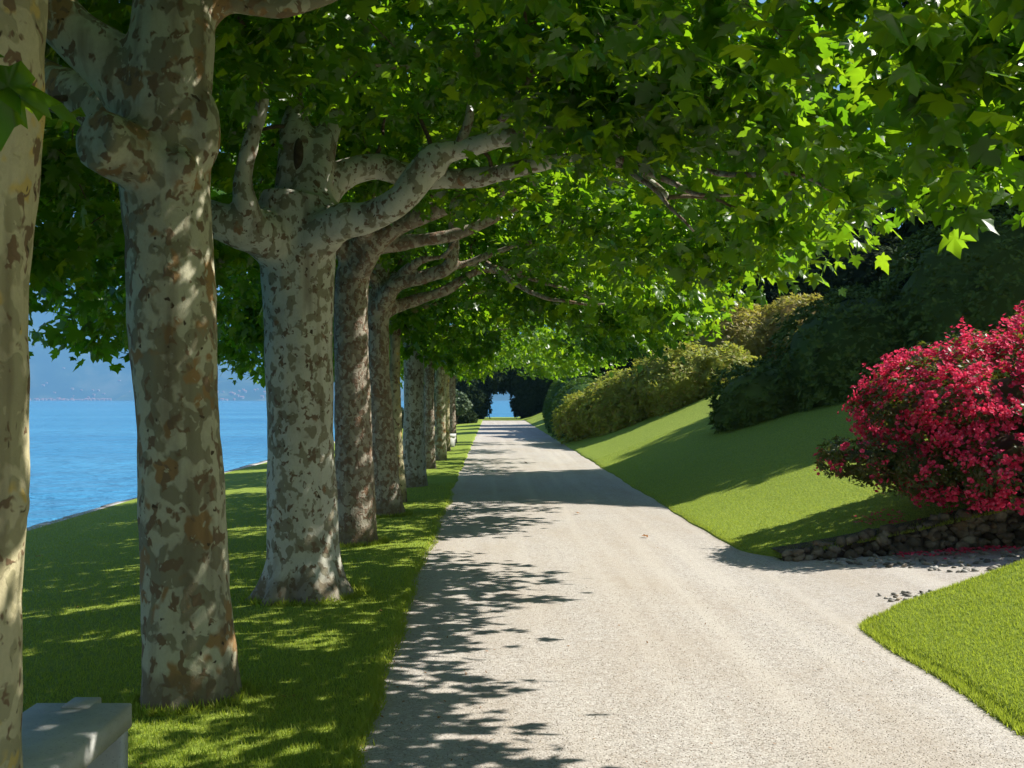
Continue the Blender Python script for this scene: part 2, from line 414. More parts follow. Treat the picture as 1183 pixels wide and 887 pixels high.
ROUND = (np.array([(0, 0, 0), (.4, .3, .12), (.42, .75, .16), (0, 1, .1), (-.42, .75, .16), (-.4, .3, .12)], float), np.array([(0, 1, 2), (0, 2, 3), (0, 3, 4), (0, 4, 5)]))

def scatter(tmpl, P, H, Nn, S, g, K=None):
    """instances of template: P pos, H tip direction, Nn approx normal, S size"""
    V, T = tmpl; H = norm(H); X = norm(np.cross(H, Nn)); Z = np.cross(X, H)
    W = P[:, None, :] + S[:, None, None]*(V[None, :, 0:1]*X[:, None] + V[None, :, 1:2]*H[:, None] + V[None, :, 2:3]*Z[:, None]*(1 if K is None else K[:, None, None]))
    n = len(P); k = len(V)
    Ti = (T[None] + (np.arange(n)*k)[:, None, None]).reshape(-1, 3)
    g.add(W.reshape(-1, 3), None, Ti)

CX0, CX1 = -2.75, 4.25      # crown reach in tree-local x (tree stands at x=-1.55)
def zb(u, dz=0):      # u in -1..1 over the crown's reach; the underside is a shallow vault
    c = 3.92-dz
    return np.where(u < -.2, c-(1.75-dz)*(np.abs(u+.2)/.8)**1.5, c-(1.06-dz*.75)*np.maximum((u+.2)/1.2, 0)**2.1)
def zt(u): return 5.15-1.9*np.abs(u)**3
def crown_leaves(seed, tmpl, nclump, nleaf, extra=(), ly=2.1, size=(.10, .19), left=CX0, right=CX1, dz=0, clear=()):
    r = np.random.default_rng(seed)
    if dz: ly = 1.65
    # anchors
    u = r.uniform(-1, 1, nclump*2); u = np.sign(u)*np.abs(u)**.8
    yy = r.uniform(-ly, ly, nclump*2)
    t = r.beta(.75, 1.0, nclump*2)
    keep = fnoise(np.stack([u*3.4, yy, t], 1), .9, seed*3.1) > -.12
    u, yy, t = u[keep][:nclump], yy[keep][:nclump], t[keep][:nclump]
    cx, hw = (left+right)/2, (right-left)/2
    x = cx+u*hw*(1+.09*np.sin(yy*2.9+seed)+.06*np.sin(yy*6.1+seed*2)); ue = u
    z = zb(ue, dz)+t*(zt(ue)-zb(ue, dz)) + .12*np.sin(yy*2.3+seed)
    A = np.stack([x, yy, z], 1)
    nt_ = int(nclump*.52)      # a closed upper storey above the fork and limbs
    u2 = r.uniform(-.9, .8 if seed in (11, 12, 31) else .5, nt_); y2 = r.uniform(-ly, ly, nt_)
    A = np.vstack([A, np.stack([cx+u2*hw, y2, zt(u2)+r.uniform(-.1, .55, nt_)*(1-.6*np.abs(u2))-.05], 1)]); ue = np.concatenate([ue, u2])
    for cx_, cy_, cz_, rr_ in clear: A_ok = np.linalg.norm(A-np.array([cx_, cy_, cz_]), axis=1) > rr_; A = A[A_ok]; ue = ue[A_ok]
    n = len(A)
    idx = np.repeat(np.arange(n), nleaf)
    if len(extra):
        A = np.vstack([A, np.array(extra)]); idx = np.concatenate([idx, np.repeat(np.arange(n, len(A)), 4)]); ue = np.concatenate([ue, np.full(len(extra), .9)])
    ctr = A[idx]; out = np.stack([ctr[:, 0]-0.0, ctr[:, 1]*.9, np.zeros(len(ctr))], 1); out = norm(out)
    m = len(ctr)
    P = ctr + r.normal(0, 1, (m, 3))*np.array([.24, .24, .13])*np.where(idx >= n, .2, 1)[:, None]
    az = r.uniform(0, 2*math.pi, m)
    rd = np.stack([np.cos(az), np.sin(az), np.zeros(m)], 1)
    droop = np.clip(r.normal(.45, .38, m) + .35*np.abs(ue[idx])**3, -.3, 1.6)
    H = norm(rd + .55*out); H = H*np.cos(droop)[:, None] + np.array([0, 0, -1])*np.sin(droop)[:, None]
    Nn = np.array([0, 0, 1.0]) + r.normal(0, .42, (m, 3)) + np.stack([np.zeros(m)]*3, 1)
    S = r.uniform(size[0], size[1], m)
    S = S*np.where(r.uniform(0, 1, m) < .2, .62, 1)
    g = Geo(); scatter(tmpl, P, H, Nn, S, g, r.normal(1.1, 1.0, m))
    return g.mesh('crown_leaves'), A

def twigs(A, nodes, noder, groups, seed, rad=.017):
    """branches from skeleton nodes out to clump anchors"""
    r = np.random.default_rng(seed)
    nodes = [np.array(p) for p in nodes]; noder = list(noder); groups = list(range(len(nodes))); GG = {}
    order = np.argsort(np.linalg.norm((A-np.array([0, 0, 3.2]))*np.array([1, 1, .6]), axis=1))
    for k, i in enumerate(order):
        a = A[i]
        if k % 2 and k > 60: continue
        NA = np.array(nodes); d = np.linalg.norm(NA-a, axis=1)
        outw = np.linalg.norm(NA[:, :2], axis=1) < np.linalg.norm(a[:2])+.2
        d = np.where(outw, d, d+3); j = int(np.argmin(d)); b = NA[j]
        L_ = np.linalg.norm(a-b)
        if L_ < .12: continue
        r0 = min(noder[j]*.6, rad+.011*L_); r1 = max(.0035, r0*.4)
        mid1 = b+(a-b)*.35+r.normal(0, .06*L_, 3)+np.array([0, 0, .06*L_]); mid2 = b+(a-b)*.7+r.normal(0, .06*L_, 3)+np.array([0, 0, .05*L_])
        P, rr = smooth_path([b, mid1, mid2, a], [r0, r0*.8, (r0+r1)/2, r1], sub=3)
        gid = groups[j]; tube(GG.setdefault(gid, Geo()), P, rr, 6, False)
        for q in range(2, len(P), 2):
            nodes.append(P[q]); noder.append(rr[q]); groups.append(gid)
    return [g.mesh('branch') for g in GG.values()]

def trunk_mesh(name, tubes, blobs, voxel=.025, dis=.02, seed=0, sm=6):
    g = Geo()
    for P, r in tubes:
        P2, r2 = smooth_path(P, r, sub=5)
        tube(g, P2, r2, 14, True)
    for c, rr in blobs:
        V, T = ICO2; g.add(V*np.array(rr)+np.array(c), None, T)
    me = g.mesh(name+'_raw'); ob = bpy.data.objects.new('tmp', me); C.objects.link(ob)
    m = ob.modifiers.new('r', 'REMESH'); m.mode = 'VOXEL'; m.voxel_size = voxel
    s = ob.modifiers.new('s', 'SMOOTH'); s.factor = .6; s.iterations = sm
    dg = bpy.context.evaluated_depsgraph_get(); res = bpy.data.meshes.new_from_object(ob.evaluated_get(dg))
    bpy.data.objects.remove(ob)
    n = len(res.vertices); co = np.zeros(n*3, np.float32); res.vertices.foreach_get('co', co); co = co.reshape(-1, 3)
    no = np.zeros(n*3, np.float32); res.vertices.foreach_get('normal', no); no = no.reshape(-1, 3)
    d = fnoise(co*np.array([1, 1, .55]), 3.2, seed)*dis + fnoise(co*np.array([1, 1, .8]), 9, seed+5)*dis*.35
    co += no*d[:, None]; res.vertices.foreach_set('co', co.ravel()); res.update()
    return res

def local(pts, base):
    return [tuple(np.array(at(px, py, Y))-np.array(base)) for px, py, Y in pts]

TREES = []
def plane_tree(name, base, label, bark, trunk_pts, limbs, blobs, seed, crown=None, voxel=.025, dis=.02, ncl=300, nl=30, tmpl=LEAF, hollow_shade=None, extra=(), dz=0, clear=(), boughs=()):
    t = empty(name, base, label, 'tree', 'plane trees along the path')
    tubes = []; nodes = []; nr = []; grp = []; ex = [tuple(np.array(q)-np.array(base)) for q in extra]
    for tp in [trunk_pts]+limbs:
        P = [p[:3] for p in tp]; r = [p[3] for p in tp]; tubes.append((P, r))
    for gi, (P, r) in enumerate(tubes[1:]):
        if P[0][2] < 1.5: continue
        a, b = smooth_path(P, r, sub=3); grp += [gi]*(len(a)-1)
        nodes += list(a[1:]); nr += list(b[1:])
    P, r = tubes[0]; nodes.append(np.array(P[-1])); nr.append(r[-1]); grp.append(99)
    me = trunk_mesh(name, tubes, blobs, voxel, dis, seed)
    tk = obj('trunk', me, M[bark], t, True)
    if crown is None:
        cm, A = crown_leaves(seed, tmpl, ncl, nl, ex, dz=dz, clear=[(c[0]-base[0], c[1]-base[1], c[2]-base[2], c[3]) for c in clear])
        crown = (cm, twigs(A, nodes, nr, grp, seed))
    obj('crown', crown[0], M['leaf'], t)
    for bm_ in crown[1]: obj('branch', bm_, M['wood'], t, True)
    for q in boughs:
        P_, rr = smooth_path([p[:3] for p in px_path(q, base)], [p[3] for p in q], sub=6)
        P_ = P_ + np.stack([fnoise(P_, 3, 1), fnoise(P_, 3, 4), fnoise(P_, 3, 8)], 1)*.05; gb = Geo(); tube(gb, P_, rr, 8)
        obj('branch', gb.mesh('branch'), M['bark_brown'], t, True)
    if hollow_shade:
        V, T = ICO2
        g2 = Geo(); g2.add(V*np.array(hollow_shade[1])+np.array(hollow_shade[0]), None, T)
        obj('hollow_shade', g2.mesh('hollow_shade'), M['soil'], tk, True)  # solid dark lump: its colour stands for the shade inside the trunk's hole
    TREES.append(t); return crown

def px_path(pts, base):
    out = []
    for px, py, Y, r in pts:
        p = np.array(at(px, py, Y))-np.array(base); out.append((*p, r))
    return out
def flare(base_r, k=7, seed=0, reach=.16, h=.35):
    r = np.random.default_rng(seed); L_ = []
    for i in range(k):
        a = 2*math.pi*i/k+r.uniform(-.3, .3); q = base_r*r.uniform(1.0, 1.12)
        L_.append([(0, 0, h+.25, base_r*.5), (math.cos(a)*q*.45, math.sin(a)*q*.45, h*.6, base_r*.42), (math.cos(a)*q*.85, math.sin(a)*q*.85, .04, base_r*.3), (math.cos(a)*(q+reach*.6), math.sin(a)*(q+reach*.6), -.12, base_r*.22)])
    return L_
def gen_limbs(z0, seed, r0=.1, n=6):
    r = np.random.default_rng(seed+99); out = []
    for i in range(n):
        a = 2*math.pi*i/n+r.uniform(-.3, .3); R1 = (3.0 if math.cos(a) > 0 else 1.9)*(abs(math.cos(a))*.55+.45)
        c, s = math.cos(a), math.sin(a)
        out.append([(0, 0, z0-.15, r0*1.2), (c*.25, s*.25, z0+.1, r0*1.05), (c*R1*.4, s*R1*.3, z0+.38+r.uniform(-.2, .1), r0*.75), (c*R1*.7, s*R1*.5+r.normal(0, .25), z0+.5+r.uniform(-.3, .2), r0*.5), (c*R1, s*R1*.7+r.normal(0, .3), z0+.8+r.uniform(-.3, .3), r0*.16)])
    return out

# tree by the left frame edge
b = (-1.62, 3.4, -.02)
T1 = plane_tree('plane_tree', b, 'pale yellow smooth-barked plane tree cut off by the left edge, beside the granite bench', 'bark_yellow',
    px_path([(-62, 1130, 3.4, .27), (-60, 1040, 3.4, .225), (-58, 887, 3.4, .20), (-54, 700, 3.4, .195), (-50, 500, 3.4, .192), (-42, 300, 3.4, .2), (-30, 130, 3.4, .205), (-24, 0, 3.4, .2), (-18, -200, 3.4, .2)], b),
    gen_limbs(3.2, 1, .11)[:], [((.14, -.02, 1.95), (.07, .07, .08)), ((.14, .02, 2.55), (.08, .08, .12)), ((.17, 0, 1.35), (.05, .05, .05))], 11, ncl=260, nl=30, clear=[(-2.0, 4.9, 3.5, .95), (-1.2, 5.0, 3.5, .6)])
# big mottled tree
b = (-1.68, 6.25, -.03)
T2 = plane_tree('plane_tree', b, 'big brown and olive mottled plane tree with a blunt limb stump, second from the left', 'bark_mottled',
    px_path([(222, 830, 6.25, .29), (221, 800, 6.25, .275), (218, 740, 6.25, .255), (214, 640, 6.25, .24), (208, 500, 6.25, .238), (200, 380, 6.25, .24), (194, 270, 6.25, .245), (190, 180, 6.25, .25), (195, 80, 6.25, .25), (200, 10, 6.25, .22), (200, -80, 6.25, .17)], b),
    flare(.23, 8, 2, .14) + [
     px_path([(180, 130, 6.3, .22), (135, 80, 6.3, .18), (90, 42, 6.3, .155), (40, -5, 6.3, .14), (-40, -60, 6.6, .09)], b),
     px_path([(170, 190, 6.1, .17), (128, 168, 5.95, .165), (108, 160, 5.85, .15)], b),
     px_path([(150, 150, 6.6, .17), (105, 118, 6.8, .16), (60, 100, 7.0, .14), (10, 60, 7.4, .09), (-60, 10, 7.6, .07)], b),
     px_path([(220, 20, 6.3, .13), (262, -2, 6.3, .085), (320, 6, 6.35, .075), (375, -8, 6.4, .065), (460, -40, 6.5, .05), (600, -60, 6.6, .035)], b),
     px_path([(200, 0, 6.4, .14), (225, -60, 6.9, .1), (280, -90, 7.5, .07), (400, -90, 8, .04)], b)],
    [(tuple(np.array(at(232, 150, 6.2))-np.array(b)), (.12, .13, .24)), (tuple(np.array(at(205, 195, 6.05))-np.array(b)), (.12, .1, .12))], 12, ncl=280, nl=30, clear=[(-1.9, 5.9, 3.9, 1.15), (-2.5, 6.8, 3.9, .6), (-1.0, 7.6, 3.6, .5)])
# third
b = (-1.57, 9.5, -.04)
T3 = plane_tree('plane_tree', b, 'thick pale grey plane tree with a knuckled limb over the path, third from left', 'bark_pale',
    px_path([(353, 700, 9.5, .36), (352, 665, 9.5, .33), (350, 610, 9.5, .30), (347, 480, 9.5, .285), (345, 380, 9.5, .29), (344, 310, 9.5, .32), (342, 260, 9.5, .34), (345, 225, 9.5, .3)], b),
    flare(.38, 9, 3, .28, .45) + [
     px_path([(330, 290, 9.4, .22), (300, 268, 9.2, .2), (262, 258, 9.1, .17), (215, 240, 9.2, .13), (150, 200, 9.4, .1), (60, 160, 9.6, .07)], b),
     px_path([(292, 262, 9.1, .13), (283, 232, 9.0, .11), (281, 205, 9.0, .085), (291, 160, 9.0, .075), (303, 118, 9.0, .06), (296, 98, 9.0, .04), (288, 92, 9.0, .03)], b),
     px_path([(352, 285, 9.4, .22), (390, 258, 9.2, .15), (425, 250, 9.1, .125), (462, 232, 9.0, .12), (488, 200, 9.0, .125), (505, 180, 9.0, .12), (535, 172, 9.0, .085), (580, 160, 8.9, .075), (640, 162, 8.8, .065), (720, 190, 8.6, .055), (772, 228, 8.5, .035)], b),
     px_path([(350, 250, 9.6, .2), (385, 210, 9.8, .14), (430, 192, 9.9, .12), (480, 205, 9.9, .11), (545, 205, 9.9, .09), (620, 190, 9.6, .065), (700, 172, 9.4, .05), (800, 150, 9.2, .035)], b),
     px_path([(344, 245, 9.65, .22), (345, 190, 9.65, .19), (343, 158, 9.7, .16), (341, 120, 9.9, .08), (330, 70, 10.1, .05)], b),
     px_path([(355, 240, 9.5, .2), (366, 190, 9.6, .14), (380, 150, 9.8, .1), (400, 100, 10.3, .06)], b)],
    [(tuple(np.array(at(499, 190, 9.0))-np.array(b)), (.15, .14, .13)), (tuple(np.array(at(345, 250, 9.5))-np.array(b)), (.42, .3, .2))], 13, ncl=290, nl=30, clear=[(-1.4, 9.2, 3.6, .9), (-.3, 8.8, 3.6, .6), (.3, 8.6, 3.5, .55), (.9, 8.5, 3.3, .5), (1.4, 8.4, 3.2, .4)],
    boughs=[[(600, 160, 8.9, .035), (676, 156, 8.7, .033), (770, 152, 8.5, .026), (855, 130, 8.3, .016), (930, 110, 8.1, .01)],
            [(644, 160, 8.7, .035), (700, 176, 8.4, .03), (760, 206, 8.2, .024), (800, 222, 8.0, .016), (860, 228, 7.8, .008)],
            [(700, 178, 8.5, .026), (745, 210, 8.2, .02), (775, 240, 8.0, .014), (800, 262, 7.9, .008)],
            [(770, 155, 8.5, .024), (815, 195, 8.1, .022), (860, 200, 7.7, .02), (905, 200, 7.4, .016), (965, 217, 7.1, .008)],
            [(560, 165, 9.0, .04), (600, 110, 8.7, .03), (628, 53, 8.4, .024), (636, 5, 8.2, .016), (640, -40, 8, .01)],
            [(530, 172, 9.0, .045), (545, 120, 9.0, .035), (550, 60, 9.0, .03), (552, -20, 9.0, .02)],
            [(480, 78, 9.6, .02), (440, 72, 9.2, .018), (390, 66, 9.0, .012)]],
    hollow_shade=(tuple(np.array(at(345, 186, 9.5))-np.array(b)), (.05, .05, .2)))
b = (-1.58, 13.0, -.04)
T4 = plane_tree('plane_tree', b, 'brown scaly-barked plane tree just behind the thick pale one, fourth from the left', 'bark_brown',
    px_path([(411, 640, 13, .29), (410, 600, 13, .25), (408, 500, 13, .215), (406, 400, 13, .205), (407, 330, 13, .21), (412, 290, 13, .19), (408, 250, 13, .15)], b),
    flare(.25, 7, 4, .16) + [
     px_path([(415, 310, 12.9, .17), (432, 282, 12.7, .13), (460, 262, 12.6, .11), (510, 240, 12.5, .10), (560, 228, 12.5, .09), (600, 213, 12.5, .075), (680, 210, 12.5, .05), (760, 230, 12.4, .03)], b)] + gen_limbs(3.35, 4, .1, 5), [], 14, voxel=.03, ncl=240, nl=28, clear=[(-.5, 14.6, 3.5, .8), (-.2, 13.2, 3.4, .6)])
b = (-1.5, 16.2, -.04)
T5 = plane_tree('plane_tree', b, 'slender sun-flecked plane tree with a limb bent upright like a post, fifth from the left', 'bark_brown',
    px_path([(449, 604, 16.2, .28), (446, 570, 16.2, .22), (441, 490, 16.2, .175), (437, 400, 16.2, .165), (437, 350, 16.2, .17), (440, 300, 16.2, .13)], b),
    flare(.22, 7, 5, .2) + [
     px_path([(440, 352, 16.1, .14), (455, 330, 15.9, .11), (490, 320, 15.8, .10), (518, 308, 15.7, .10), (524, 285, 15.7, .09), (524, 245, 15.7, .08)], b),
     px_path([(505, 315, 15.8, .08), (545, 302, 15.8, .055), (590, 285, 15.7, .045), (627, 268, 15.6, .03)], b),
     px_path([(440, 362, 16.3, .12), (470, 350, 16.4, .09), (515, 335, 16.5, .08), (560, 312, 16.5, .05), (640, 330, 16.4, .035), (700, 350, 16.2, .025)], b)] + gen_limbs(3.3, 5, .08, 5), [], 15, voxel=.03, ncl=210, nl=28, dz=.45, clear=[(-.6, 15.4, 3.6, .95), (.2, 15.2, 3.4, .6)],
    boughs=[[(560, 303, 15.7, .04), (613, 337, 15.3, .032), (655, 350, 15, .022), (700, 352, 14.8, .012)], [(600, 283, 15.7, .04), (660, 262, 15.4, .028), (740, 268, 15, .012)]])
# sixth: thin young one, and the rest
def simple(px, Y, r, label, bark, seed, crown, lean=0, low=None):
    bx = (px-VX)/F*Y; b = (bx, Y, -.04)
    q_ = np.random.default_rng(seed); ex_ = []
    if low:
        for i in range(low[2]):
            d = q_.normal(0, 1, 3); d = d/np.linalg.norm(d)*q_.uniform(.3, 1)**.5; ex_.append((low[0][0]+d[0]*low[1][0], low[0][1]+d[1]*low[1][1], low[0][2]+d[2]*low[1][2]))
    return plane_tree('plane_tree', b, label, bark,
        [(0, 0, -.1, r*1.5), (0.01, 0, .15, r*1.18), (lean*.5, 0, 1.0, r*.98), (lean, 0, 2.0, r*.92), (lean, 0, 2.9, r), (lean, .1, 3.4, r*.7)],
        flare(r*.8, 6, seed, r*.5, .25) + gen_limbs(3.05, seed, r*.5, 6), [], seed, crown=crown, voxel=.035, dis=.015, ncl=210, nl=27, tmpl=LEAF_S, dz=.8, extra=ex_)
T6 = simple(461, 18.3, .10, 'very thin young pale plane tree squeezed between two thicker trunks, sixth from the left', 'bark_yellow', 16, None, -.06, ((-.95, 18.2, 2.95), (.75, .8, .5), 110))
T7 = simple(478, 21.6, .215, 'stout grey-barked plane tree right of the thin young one, seventh from the left', 'bark_pale', 17, None, 0, ((-.75, 21.0, 2.75), (1.0, .8, .5), 110))
T8 = simple(496, 27.0, .135, 'slim brown plane tree just past the stout grey one, eighth from the left', 'bark_brown', 18, T7)
T9 = simple(508.5, 30.8, .15, 'pale-flecked plane tree, ninth from the left along the row', 'bark_mottled', 19, T6)
simple(515.5, 36.5, .12, 'thin distant plane tree in front of the small far stone bench, tenth from the left', 'bark_yellow', 20, T7)
simple(521.5, 43.0, .17, 'dark-trunked plane tree beyond the small far stone bench, last of the row', 'bark_brown', 21, T6)
# tree just left of the camera: its crown hangs into the top of the view
b = (-1.75, .1, -.02)
plane_tree('plane_tree', b, 'plane tree beside the camera whose leafy boughs hang into the top left corner', 'bark_mottled',
    [(0, 0, -.1, .33), (0, 0, .3, .26), (0, 0, 1.5, .23), (0, 0, 2.9, .25), (0, 0, 3.5, .16)], flare(.2, 7, 8, .1)+gen_limbs(3.15, 31, .1), [], 31, voxel=.04, ncl=250, nl=28, extra=[at(-22, 60, 2.3)])

# ------------------------------------------------------------------ bushes
def union_points(ells, n, r, zfun=None, bump_=.12, sc_=1.6, seed=0, inner=.0):
    """points and normals on the outside of a union of ellipsoids, lumpy"""
    E = [(np.array(c, float), np.array(q, float)) for c, q in ells]
    area = np.array([(q[0]*q[1]+q[1]*q[2]+q[0]*q[2]) for c, q in E]); pr = area/area.sum()
    PP = []; NN = []
    for (c, q), k in zip(E, (pr*n*1.6).astype(int)):
        d = norm(r.normal(0, 1, (k, 3))); p = c+d*q; nn = norm(d/q)
        nb = fnoise(p, sc_, seed)*bump_ + fnoise(p, sc_*2.6, seed+3)*bump_*.9
        nb = nb - r.uniform(0, 1, k)**3*inner
        p2 = p+nn*nb[:, None]
        ok = np.ones(k, bool)
        for (c2, q2) in E:
            if c2 is c: continue
            ok &= (((p2-c2)/q2)**2).sum(1) > .86
        if zfun is not None: ok &= p2[:, 2] > zfun(p2[:, 0], p2[:, 1])
        PP.append(p2[ok]); NN.append(nn[ok])
    return np.concatenate(PP), np.concatenate(NN)

def whorls(g, P, Nn, r, k, size, tmpl=KITE, spread=.9, wid=1):
    m = len(P); idx = np.repeat(np.arange(m), k)
    ax = norm(Nn[idx]*.8+np.array([0, 0, .6])+r.normal(0, .25, (m, 3))[idx])
    rd = norm(r.normal(0, 1, (m*k, 3))); rd = norm(rd-ax*(rd*ax).sum(1)[:, None])
    H = norm(rd*spread+ax*r.uniform(.05, .8, m*k)[:, None])
    S = r.uniform(size[0], size[1], m*k)
    scatter(tmpl, P[idx]+rd*.01, H, norm(ax+.3*r.normal(0, 1, (m*k, 3))), S, g)

def core(g, ells, scale=.88, bump_=.12, sc_=1.6, seed=0):
    for c, q in ells:
        V, T = ICO3; p = V*np.array(q)*scale+np.array(c); nn = norm(V/np.array(q))
        g.add(p+nn*(fnoise(p, sc_, seed)*bump_)[:, None], None, T)

def bush(name, ells, n, m, label, cat, seed, size=(.09, .15), k=6, zf=z_right, bump_=.16, sc_=1.6, stems=True, grp=None, inner=.25, cs=.88, tmpl=KITE, base=None):
    r = np.random.default_rng(seed)
    c0 = np.array(ells[0][0]); base = base or (c0[0], c0[1], float(zf(np.array([c0[0]]), np.array([c0[1]]))[0]))
    t = empty(name, base, label, cat, grp)
    le = [((c[0]-base[0], c[1]-base[1], c[2]-base[2]), q) for c, q in ells]
    zl = lambda x, y: zf(x+base[0], y+base[1])-base[2]+.02
    g = Geo(); P, Nn = union_points(le, n, r, zl, bump_, sc_, seed, inner)
    whorls(g, P, Nn, r, k, size, tmpl); core(g, le, cs, bump_, sc_, seed)
    obj('foliage', g.mesh('foliage'), M[m], t)
    if stems:
        g = Geo()
        for c, q in le:
            for j in range(3):
                z0 = zl(np.array([c[0]]), np.array([c[1]]))[0]-.2
                p0 = np.array([c[0]+r.normal(0, .15), c[1]+r.normal(0, .15), z0]); p1 = np.array(c)+r.normal(0, .3, 3)*np.array(q)
                P_, rr = smooth_path([p0, (p0+p1)/2+r.normal(0, .1, 3), p1], [.05, .04, .02], sub=4); tube(g, P_, rr, 6)
        obj('stems', g.mesh('stems'), M['wood'], t, True)
    return t

bush('rhododendron_bush', [((6.2, 24.3, 1.55), (1.35, 1.9, 1.0)), ((7.7, 22.9, 2.2), (1.9, 2.4, 1.75)), ((9.9, 21.4, 2.9), (2.5, 2.8, 2.45)), ((12.8, 20.0, 3.7), (3, 3.2, 2.9)), ((5.6, 24.3, 1.2), (.8, 1.1, .55))],
     11000, 'rhodo', 'huge dark green rhododendron bush in shade, on the slope behind the pink azalea', 'bush', 41, (.09, .15), 7, inner=.2, bump_=.24, sc_=1.4)
bush('rhododendron_bush', [((3.75, 41.6, .95), (1.25, 2.2, 1.0)), ((4.9, 39.9, 1.25), (1.6, 2.4, 1.35)), ((6.4, 38.3, 1.9), (1.7, 2.4, 1.6)), ((7.7, 37.4, 2.2), (1.2, 1.8, 1.2))],
     5200, 'olive', 'long sunlit olive-green bush beside the path at the foot of the slope', 'bush', 42, (.12, .19), 7, bump_=.3, sc_=1.3, inner=.25)
bush('rhododendron_bush', [((9.2, 41.5, 3.4), (1.9, 2.4, 1.75)), ((10.9, 40.5, 3.8), (1.6, 2.2, 1.5))],
     2600, 'ochre', 'sunlit brownish-yellow bush higher up the slope, above the long olive-green one', 'bush', 43, (.13, .2), 7, bump_=.3, sc_=1.2)
bush('clipped_bush', [((3.85, 47, .8), (1.35, 4, 1.75)), ((4.2, 53.5, 1), (1.6, 4.5, 2.0)), ((4.5, 60, 1), (1.7, 4, 2.1))],
     6000, 'hedge', 'dark rounded clipped bush at the right edge of the path where it narrows', 'bush', 44, (.09, .14), 6, bump_=.06, sc_=1.0, inner=.1)

# tall evergreens on the hill
def etree(x, y, ztop, zbot, rad, label, seed, n=5000, grp='dark evergreen trees on the hillside', m='dark', size=(.22, .38)):
    z0 = float(z_right(np.array([x]), np.array([y]))[0])-.1
    r = np.random.default_rng(seed); t = empty('evergreen_tree', (x, y, z0), label, 'tree', grp)
    hb, ht = zbot-z0, ztop-z0; ells = []
    for i in range(7):
        a = i/6; rr = rad*(1-.45*abs(a-.35)**1.2*2)*r.uniform(.7, .85)
        an = r.uniform(0, 6.28); ells.append(((math.cos(an)*rad*.28, math.sin(an)*rad*.28, hb+(ht-hb)*(.12+.76*a)), (rr, rr, (ht-hb)*.2)))
    g = Geo(); P, Nn = union_points(ells, n, r, None, .5, .6, seed, .6)
    whorls(g, P, Nn, r, 7, size); core(g, ells, .82, .4, .6, seed)
    obj('crown', g.mesh('crown'), M[m], t)
    g = Geo(); P_, rr = smooth_path([(0, 0, -.3), (.1, 0, hb*.6), (0, .1, ht*.8)], [.32, .25, .08], sub=5); tube(g, P_, rr, 10)
    for i in range(8):
        a = r.uniform(0, 6.28); z = r.uniform(hb*.8, ht*.7); q, w = smooth_path([(0, 0, z), (math.cos(a)*rad*.4, math.sin(a)*rad*.4, z+.4), (math.cos(a)*rad*.75, math.sin(a)*rad*.75, z+.5)], [.12, .08, .03], sub=3); tube(g, q, w, 6)
    obj('trunk', g.mesh('trunk'), M['wood'], t, True)
    return t
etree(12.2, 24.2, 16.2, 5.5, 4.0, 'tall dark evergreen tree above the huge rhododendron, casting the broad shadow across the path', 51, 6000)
etree(13.4, 20.4, 11.5, 4.5, 3.4, 'unseen evergreen tree added right of the huge rhododendron to shade the lawn slope', 50, 3500)  # out of view, added to widen the shade over the lawn slope
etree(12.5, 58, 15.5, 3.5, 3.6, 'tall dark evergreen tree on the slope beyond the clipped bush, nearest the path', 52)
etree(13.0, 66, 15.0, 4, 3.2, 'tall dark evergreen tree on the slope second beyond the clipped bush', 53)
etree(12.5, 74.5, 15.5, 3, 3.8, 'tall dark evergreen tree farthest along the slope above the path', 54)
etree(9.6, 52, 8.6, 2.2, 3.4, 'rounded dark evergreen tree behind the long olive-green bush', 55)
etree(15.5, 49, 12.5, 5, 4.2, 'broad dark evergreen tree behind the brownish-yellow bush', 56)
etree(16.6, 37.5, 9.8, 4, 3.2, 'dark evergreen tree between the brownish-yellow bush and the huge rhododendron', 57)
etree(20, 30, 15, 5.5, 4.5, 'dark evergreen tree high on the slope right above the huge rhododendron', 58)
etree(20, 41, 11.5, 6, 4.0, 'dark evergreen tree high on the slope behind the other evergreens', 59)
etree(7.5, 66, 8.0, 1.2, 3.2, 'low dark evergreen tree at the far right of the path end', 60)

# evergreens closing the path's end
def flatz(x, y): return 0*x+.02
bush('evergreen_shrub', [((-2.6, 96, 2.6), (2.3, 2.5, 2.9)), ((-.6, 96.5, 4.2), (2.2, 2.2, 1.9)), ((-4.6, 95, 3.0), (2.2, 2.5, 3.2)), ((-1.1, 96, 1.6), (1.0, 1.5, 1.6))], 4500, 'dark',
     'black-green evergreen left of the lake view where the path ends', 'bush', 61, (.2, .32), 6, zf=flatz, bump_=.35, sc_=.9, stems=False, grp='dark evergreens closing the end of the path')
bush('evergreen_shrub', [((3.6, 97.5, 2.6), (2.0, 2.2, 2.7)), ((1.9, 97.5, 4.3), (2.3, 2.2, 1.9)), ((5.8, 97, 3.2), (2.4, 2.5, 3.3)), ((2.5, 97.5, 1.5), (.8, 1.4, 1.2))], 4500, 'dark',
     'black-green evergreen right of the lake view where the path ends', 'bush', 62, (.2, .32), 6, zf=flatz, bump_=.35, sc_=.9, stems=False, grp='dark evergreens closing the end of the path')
bush('pine_shrub', [((-2.65, 78, 1.4), (1.0, 1.0, .75)), ((-3.5, 78, 1.9), (1.1, 1.0, .8))], 900, 'pinegrey', 'small pale grey-green pine behind the last trunks of the row', 'bush', 63, (.18, .3), 7, zf=flatz, bump_=.2)
